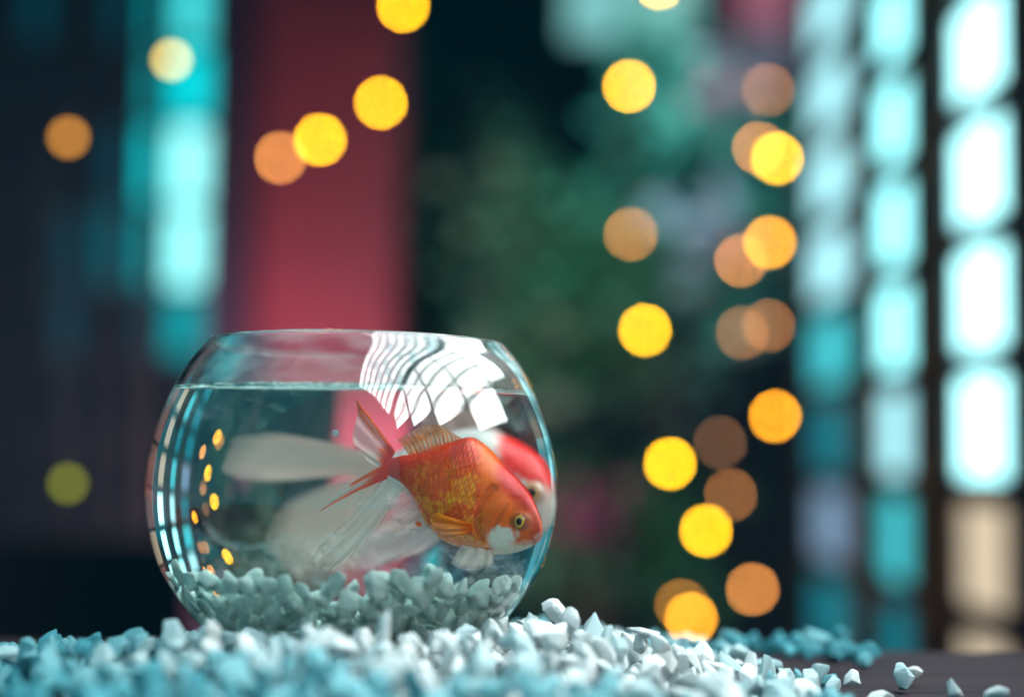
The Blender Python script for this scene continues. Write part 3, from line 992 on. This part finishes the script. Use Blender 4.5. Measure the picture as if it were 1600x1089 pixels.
def chip_mesh(seed, bev=.10):
    r = random.Random(seed)
    bm = bmesh.new()
    ax = (1.0, r.uniform(.62, .92), r.uniform(.5, .8))
    for _ in range(r.randint(11, 17)):
        v = Vector((r.gauss(0, 1), r.gauss(0, 1), r.gauss(0, 1))).normalized() * r.uniform(.78, 1.0)
        bm.verts.new((v.x * ax[0], v.y * ax[1], v.z * ax[2]))
    h = bmesh.ops.convex_hull(bm, input=bm.verts[:])
    bmesh.ops.delete(bm, geom=[g for g in h['geom_interior'] if isinstance(g, bmesh.types.BMVert)], context='VERTS')
    bmesh.ops.dissolve_limit(bm, angle_limit=rad(14), verts=bm.verts[:], edges=bm.edges[:])
    bmesh.ops.bevel(bm, geom=bm.edges[:], offset=bev, segments=2, affect='EDGES', profile=.6, clamp_overlap=True)
    bmesh.ops.triangulate(bm, faces=bm.faces[:])
    bmesh.ops.subdivide_edges(bm, edges=bm.edges[:], cuts=1, use_grid_fill=True)
    bm.normal_update()
    for v in bm.verts:
        n = vnoise(v.co.x * 3.1 + seed, v.co.y * 3.1 + v.co.z * 2.3) - .5
        n2 = vnoise(v.co.z * 8 + seed, v.co.y * 8 + v.co.x * 7) - .5
        v.co += v.normal * (float(n) * .10 + float(n2) * .035)
    m = bpy.data.meshes.new('chip')
    bm.to_mesh(m); bm.free()
    m.polygons.foreach_set('use_smooth', [True] * len(m.polygons))
    return m


CHIPS = [chip_mesh(100 + k, (.08, .13, .18)[k % 3]) for k in range(16)]
CHIPS_WET = [chip_mesh(300 + k, (.09, .12, .15)[k % 3]) for k in range(6)] + [pebble_mesh(300 + k) for k in range(4)]
for m in CHIPS: m.materials.append(M_STONE)
for m in CHIPS_WET: m.materials.append(M_STONE_WET)

HF = [(.098, -.062, .019), (.065, -.095, .016), (0, -.115, .017), (-.05, -.105, .015), (-.10, -.085, .009), (-.14, -.05, .004), (-.18, -.06, .0),
      (.13, -.045, .010), (.155, -.03, .001), (.18, -.03, -.005), (.215, -.03, -.009), (.235, -.04, -.012), (.27, -.05, -.035), (.30, -.08, -.035), (.25, .02, -.03), (.25, -.10, -.03),
      (0, -.16, .011), (.08, -.16, .008), (-.08, -.16, .005), (0, -.22, .002), (.1, -.22, -.004), (-.1, -.22, -.008), (-.17, -.13, -.010), (-.22, -.13, -.014), (.17, -.12, -.003), (.21, -.12, -.007), (.17, -.2, -.003), (.24, -.17, -.009),
      (0, 0, -.006), (0, .09, -.006), (.10, .08, -.004), (.16, .08, -.008), (.25, .085, -.011), (.32, .08, -.016), (-.12, .08, -.03), (-.22, .06, -.03), (-.15, .03, -.02), (-.26, .0, -.016), (-.24, -.07, -.004), (-.34, .0, -.03), (-.32, -.08, -.012), (.30, -.02, -.022), (.36, 0, -.022), (.24, .02, -.016), (.34, .05, -.018), (.26,-.12,-.03), (-.2, -.17, -.03), (-.26, -.14, -.03), (-.14, -.20, -.02)]
HFa = np.array(HF)


def height(x, y):
    w = 1 / (((HFa[:, 0] - x)**2 + (HFa[:, 1] - y)**2) + 1.5e-4)**1.6
    return float((w * HFa[:, 2]).sum() / w.sum())


def bowl_radius(z):
    return float(np.interp(z, prof[:, 1], prof[:, 0], left=.05, right=.07))


def inner_radius(z):
    return float(np.interp(z, inner[:, 1], inner[:, 0], left=.045))


def poisson(gen, n, spacing, tries, seed):
    r = random.Random(seed)
    out, grid = [], {}
    for _ in range(tries):
        p = gen(r)
        if p is None: continue
        s = p[3] * spacing
        key = tuple(int(c // .019) for c in p[:3])
        ok = True
        for a_ in (-1, 0, 1):
            for b_ in (-1, 0, 1):
                for c_ in (-1, 0, 1):
                    for q in grid.get((key[0]+a_, key[1]+b_, key[2]+c_), ()):
                        if (q[0]-p[0])**2 + (q[1]-p[1])**2 + (q[2]-p[2])**2 < ((p[3] + q[3]) * spacing)**2:
                            ok = False; break
                    if not ok: break
                if not ok: break
            if not ok: break
        if ok:
            grid.setdefault(key, []).append(p); out.append(p)
            if len(out) >= n: break
    return out


def gen_out(r):
    x, y = r.uniform(-.36, .40), r.uniform(-.235, .112)
    s = r.choice((.0062, .0078, .0092, .0108)) * r.uniform(.9, 1.15)
    h = height(x, y)
    if h < TABLE_Z + .002:
        if r.random() > .0005: return None
        h = TABLE_Z + s * .75
    h = max(h, TABLE_Z + s * .6)
    z = h - r.choice((0, 0, 0, .3, .9, 1.8)) * s
    if z < TABLE_Z + s * .55: z = TABLE_Z + s * .55
    d = math.hypot(x, y)
    if d < .108 and z + s > .0: 
        if d < max(bowl_radius(z), bowl_radius(z + s * .8), bowl_radius(z - s * .8)) + s * .85: return None
    if d < .07 and z + s > .003: return None
    return (x, y, z, s)


stones = poisson(gen_out, 2600, .70, 60000, 21)
f_px = 50 / 36 * 1600
inv = cam.matrix_world.inverted()


def view(p):
    c = inv @ Vector(p[:3])
    return 800 + f_px * c.x / -c.z, 544.5 - f_px * c.y / -c.z, -c.z


vis = []
for p in stones:
    vx, vy, vz = view(p)
    top_ = p[2] > height(p[0], p[1]) - p[3] * .5
    inside = -20 < vx < 1620 and vy < 1100
    front = p[1] < -.01 or math.hypot(p[0], p[1]) > .11
    score = p[3] / vz * (1 if inside and front and top_ else .01) * (1 if p[1] < .03 else .6)
    vis.append((score, p))
vis.sort(key=lambda t: -t[0])


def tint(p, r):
    """Cyan shade put into chip colour by position; only some chips are really blue."""
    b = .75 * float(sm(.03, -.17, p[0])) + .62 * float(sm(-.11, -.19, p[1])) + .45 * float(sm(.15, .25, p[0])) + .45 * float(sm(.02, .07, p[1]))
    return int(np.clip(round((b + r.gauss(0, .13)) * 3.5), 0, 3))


STONE_MATS = (M_STONE, M_STONE_PALE_SHADE, M_STONE_BLUE_SHADE, M_STONE_TEAL_SHADE)


def chip(name, p, meshes, r, stretch=None, rot=None):
    o = bpy.data.objects.new(name, r.choice(meshes))
    COL.objects.link(o)
    o.location = p[:3]
    o.rotation_euler = rot or (r.uniform(0, 6.3), r.uniform(0, 6.3), r.uniform(0, 6.3))
    o.scale = stretch or (p[3] * r.uniform(1.0, 1.35), p[3] * r.uniform(.9, 1.1), p[3] * r.uniform(.85, 1.1))
    return o


R2 = random.Random(77)
for sc_, p in vis[:290]:
    vx_, vy_, vz_ = view(p)
    if p[1] > .03: w_ = ('white marble chip in the blurred strip behind the bowl', 'chips behind the bowl')
    elif vx_ > 1090: w_ = ('white marble chip on the thin outer end of the gravel near the lattice window', 'chips at the thin end')
    elif vx_ > 780 and vy_ < 1030: w_ = ('white marble chip in the sharp heap beside the bowl', 'chips of the heap beside the bowl')
    elif vy_ > 1035: w_ = ('blurred marble chip in the front rows of gravel', 'chips in the blurred front rows')
    elif vx_ < 330: w_ = ('bluish marble chip in the dim gravel under the teal window', 'chips under the teal window')
    else: w_ = ('white marble chip heaped against the front foot of the bowl', 'chips against the bowl foot')
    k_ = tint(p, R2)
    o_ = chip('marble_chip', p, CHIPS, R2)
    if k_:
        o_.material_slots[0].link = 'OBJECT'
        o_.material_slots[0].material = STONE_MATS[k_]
    w_ = [t_.replace('white marble', 'marble').replace('bluish marble', 'marble').replace('blurred marble', 'marble') for t_ in w_]
    tone = ('white ', 'pale blue shade-tinted ', 'light blue shade-tinted ', 'teal blue shade-tinted ')[k_]
    tag(o_, tone + w_[0], 'stone', tone + w_[1])


def joined(name, pts, meshes, r, mat, label):
    V, Fc, MI, n = [], [], [], 0
    data = []
    for m in meshes:
        co = np.zeros(len(m.vertices) * 3); m.vertices.foreach_get('co', co)
        data.append((co.reshape(-1, 3), [tuple(q.vertices) for q in m.polygons]))
    for p in pts:
        co, fs = r.choice(data)
        e = np.array(Euler((r.uniform(0, 6.3), r.uniform(0, 6.3), r.uniform(0, 6.3))).to_matrix())
        V.append((co * p[3] * r.uniform(.95, 1.2)) @ e.T + np.array(p[:3]))
        Fc += [tuple(i + n for i in q) for q in fs]
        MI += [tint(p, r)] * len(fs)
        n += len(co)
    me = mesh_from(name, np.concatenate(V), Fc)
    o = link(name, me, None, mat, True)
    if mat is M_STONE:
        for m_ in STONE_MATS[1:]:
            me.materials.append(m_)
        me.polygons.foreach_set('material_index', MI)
    return tag(o, label, 'gravel', kind='stuff')


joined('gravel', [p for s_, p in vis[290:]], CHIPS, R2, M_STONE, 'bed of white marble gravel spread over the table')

# stones that stand out
def special(px, py, D, size, label, rot, mesh):
    c = at(px, py, D)
    o = bpy.data.objects.new('marble_chip', CHIPS[mesh]); COL.objects.link(o)
    o.location = c; o.scale = size; o.rotation_euler = rot
    return tag(o, label, 'stone')


special(600, 982, .585, (.0125, .0055, .0055), 'tall upright white stone in front of the middle of the bowl', (0, rad(-80), .2), 2)
special(866, 952, .645, (.0085, .0075, .0085), 'pointed white stone topping the heap beside the bowl', (.4, .9, .3), 5)
special(1427, 1050, .69, (.0056, .005, .005), 'lone small white stone on the bare dark wood', (.2, .1, .5), 8)
special(700, 1003, .595, (.0125, .008, .0075), 'broad white stone lying at the foot of the bowl', (.2, .15, .1), 9)
special(842, 985, .625, (.0105, .008, .009), 'large white stone under the pointed one on the heap', (.9, .2, .7), 11)
special(1005, 985, .655, (.010, .006, .0045), 'flat white stone lying at the sloping end of the heap', (.1, .25, .2), 3)

for (px_, py_, D_, k_) in ((1332, 1062, .665, .0075), (1372, 1092, .635, .008), (1492, 1078, .64, .0085), (1556, 1086, .62, .009)):
    special(px_, py_, D_, (k_, k_ * .8, k_ * .75), {1332: 'last chip where the gravel thins out to bare wood', 1372: 'blurred chip at the lower edge below the lone stone', 1492: 'blurred chip in front of the beige pane', 1556: 'blurred chip nearest the dark window post'}[px_], (px_ * .7, .4, px_ * .3), px_ % 13)

# inside the bowl
def bed(x, y):
    return .0345 + .006 * (float(vnoise(x * 55 + 3, y * 55 + 8)) - .5) * 2 + .05 * max(0, -x - .02) * .6 + .03 * max(0, x - .02)


def gen_in(r):
    s = r.choice((.0058, .0068, .008, .0094))
    a_ = r.uniform(0, 2 * math.pi); q = math.sqrt(r.random()) * .092
    x, y = q * math.cos(a_), q * math.sin(a_)
    z = r.uniform(.011, .046)
    if z > bed(x, y) + .002: return None
    if z - s * .75 < .0072: return None
    if q > min(inner_radius(z - s * .6), inner_radius(z + s * .6)) - s * .86: return None
    return (x, y, z, s)


ins = poisson(gen_in, 640, .60, 90000, 5)
def score_in(p):
    d = math.hypot(p[0], p[1])
    s = 0
    if p[1] < .0 and d > inner_radius(p[2]) - .022: s += 2
    if p[2] > bed(p[0], p[1]) - .007: s += 1.5
    return s - p[1]
ins.sort(key=lambda p: -score_in(p))
for p in ins[:170]:
    top_ = p[2] > bed(p[0], p[1]) - .008
    tag(chip('aquarium_stone', p, CHIPS_WET, R2, stretch=(p[3]*1.2, p[3]*1.05, p[3]*1.0)), 'pale teal stone on top of the bed inside the bowl' if top_ else 'pale teal stone low in the bed inside the bowl', 'stone', 'top stones inside the bowl' if top_ else 'low stones inside the bowl')
if len(ins) > 170:
    joined('aquarium_gravel', ins[170:], CHIPS_WET, R2, M_STONE_WET, 'pale gravel filling the bottom of the bowl')
print('STONES', len(stones), len(ins))
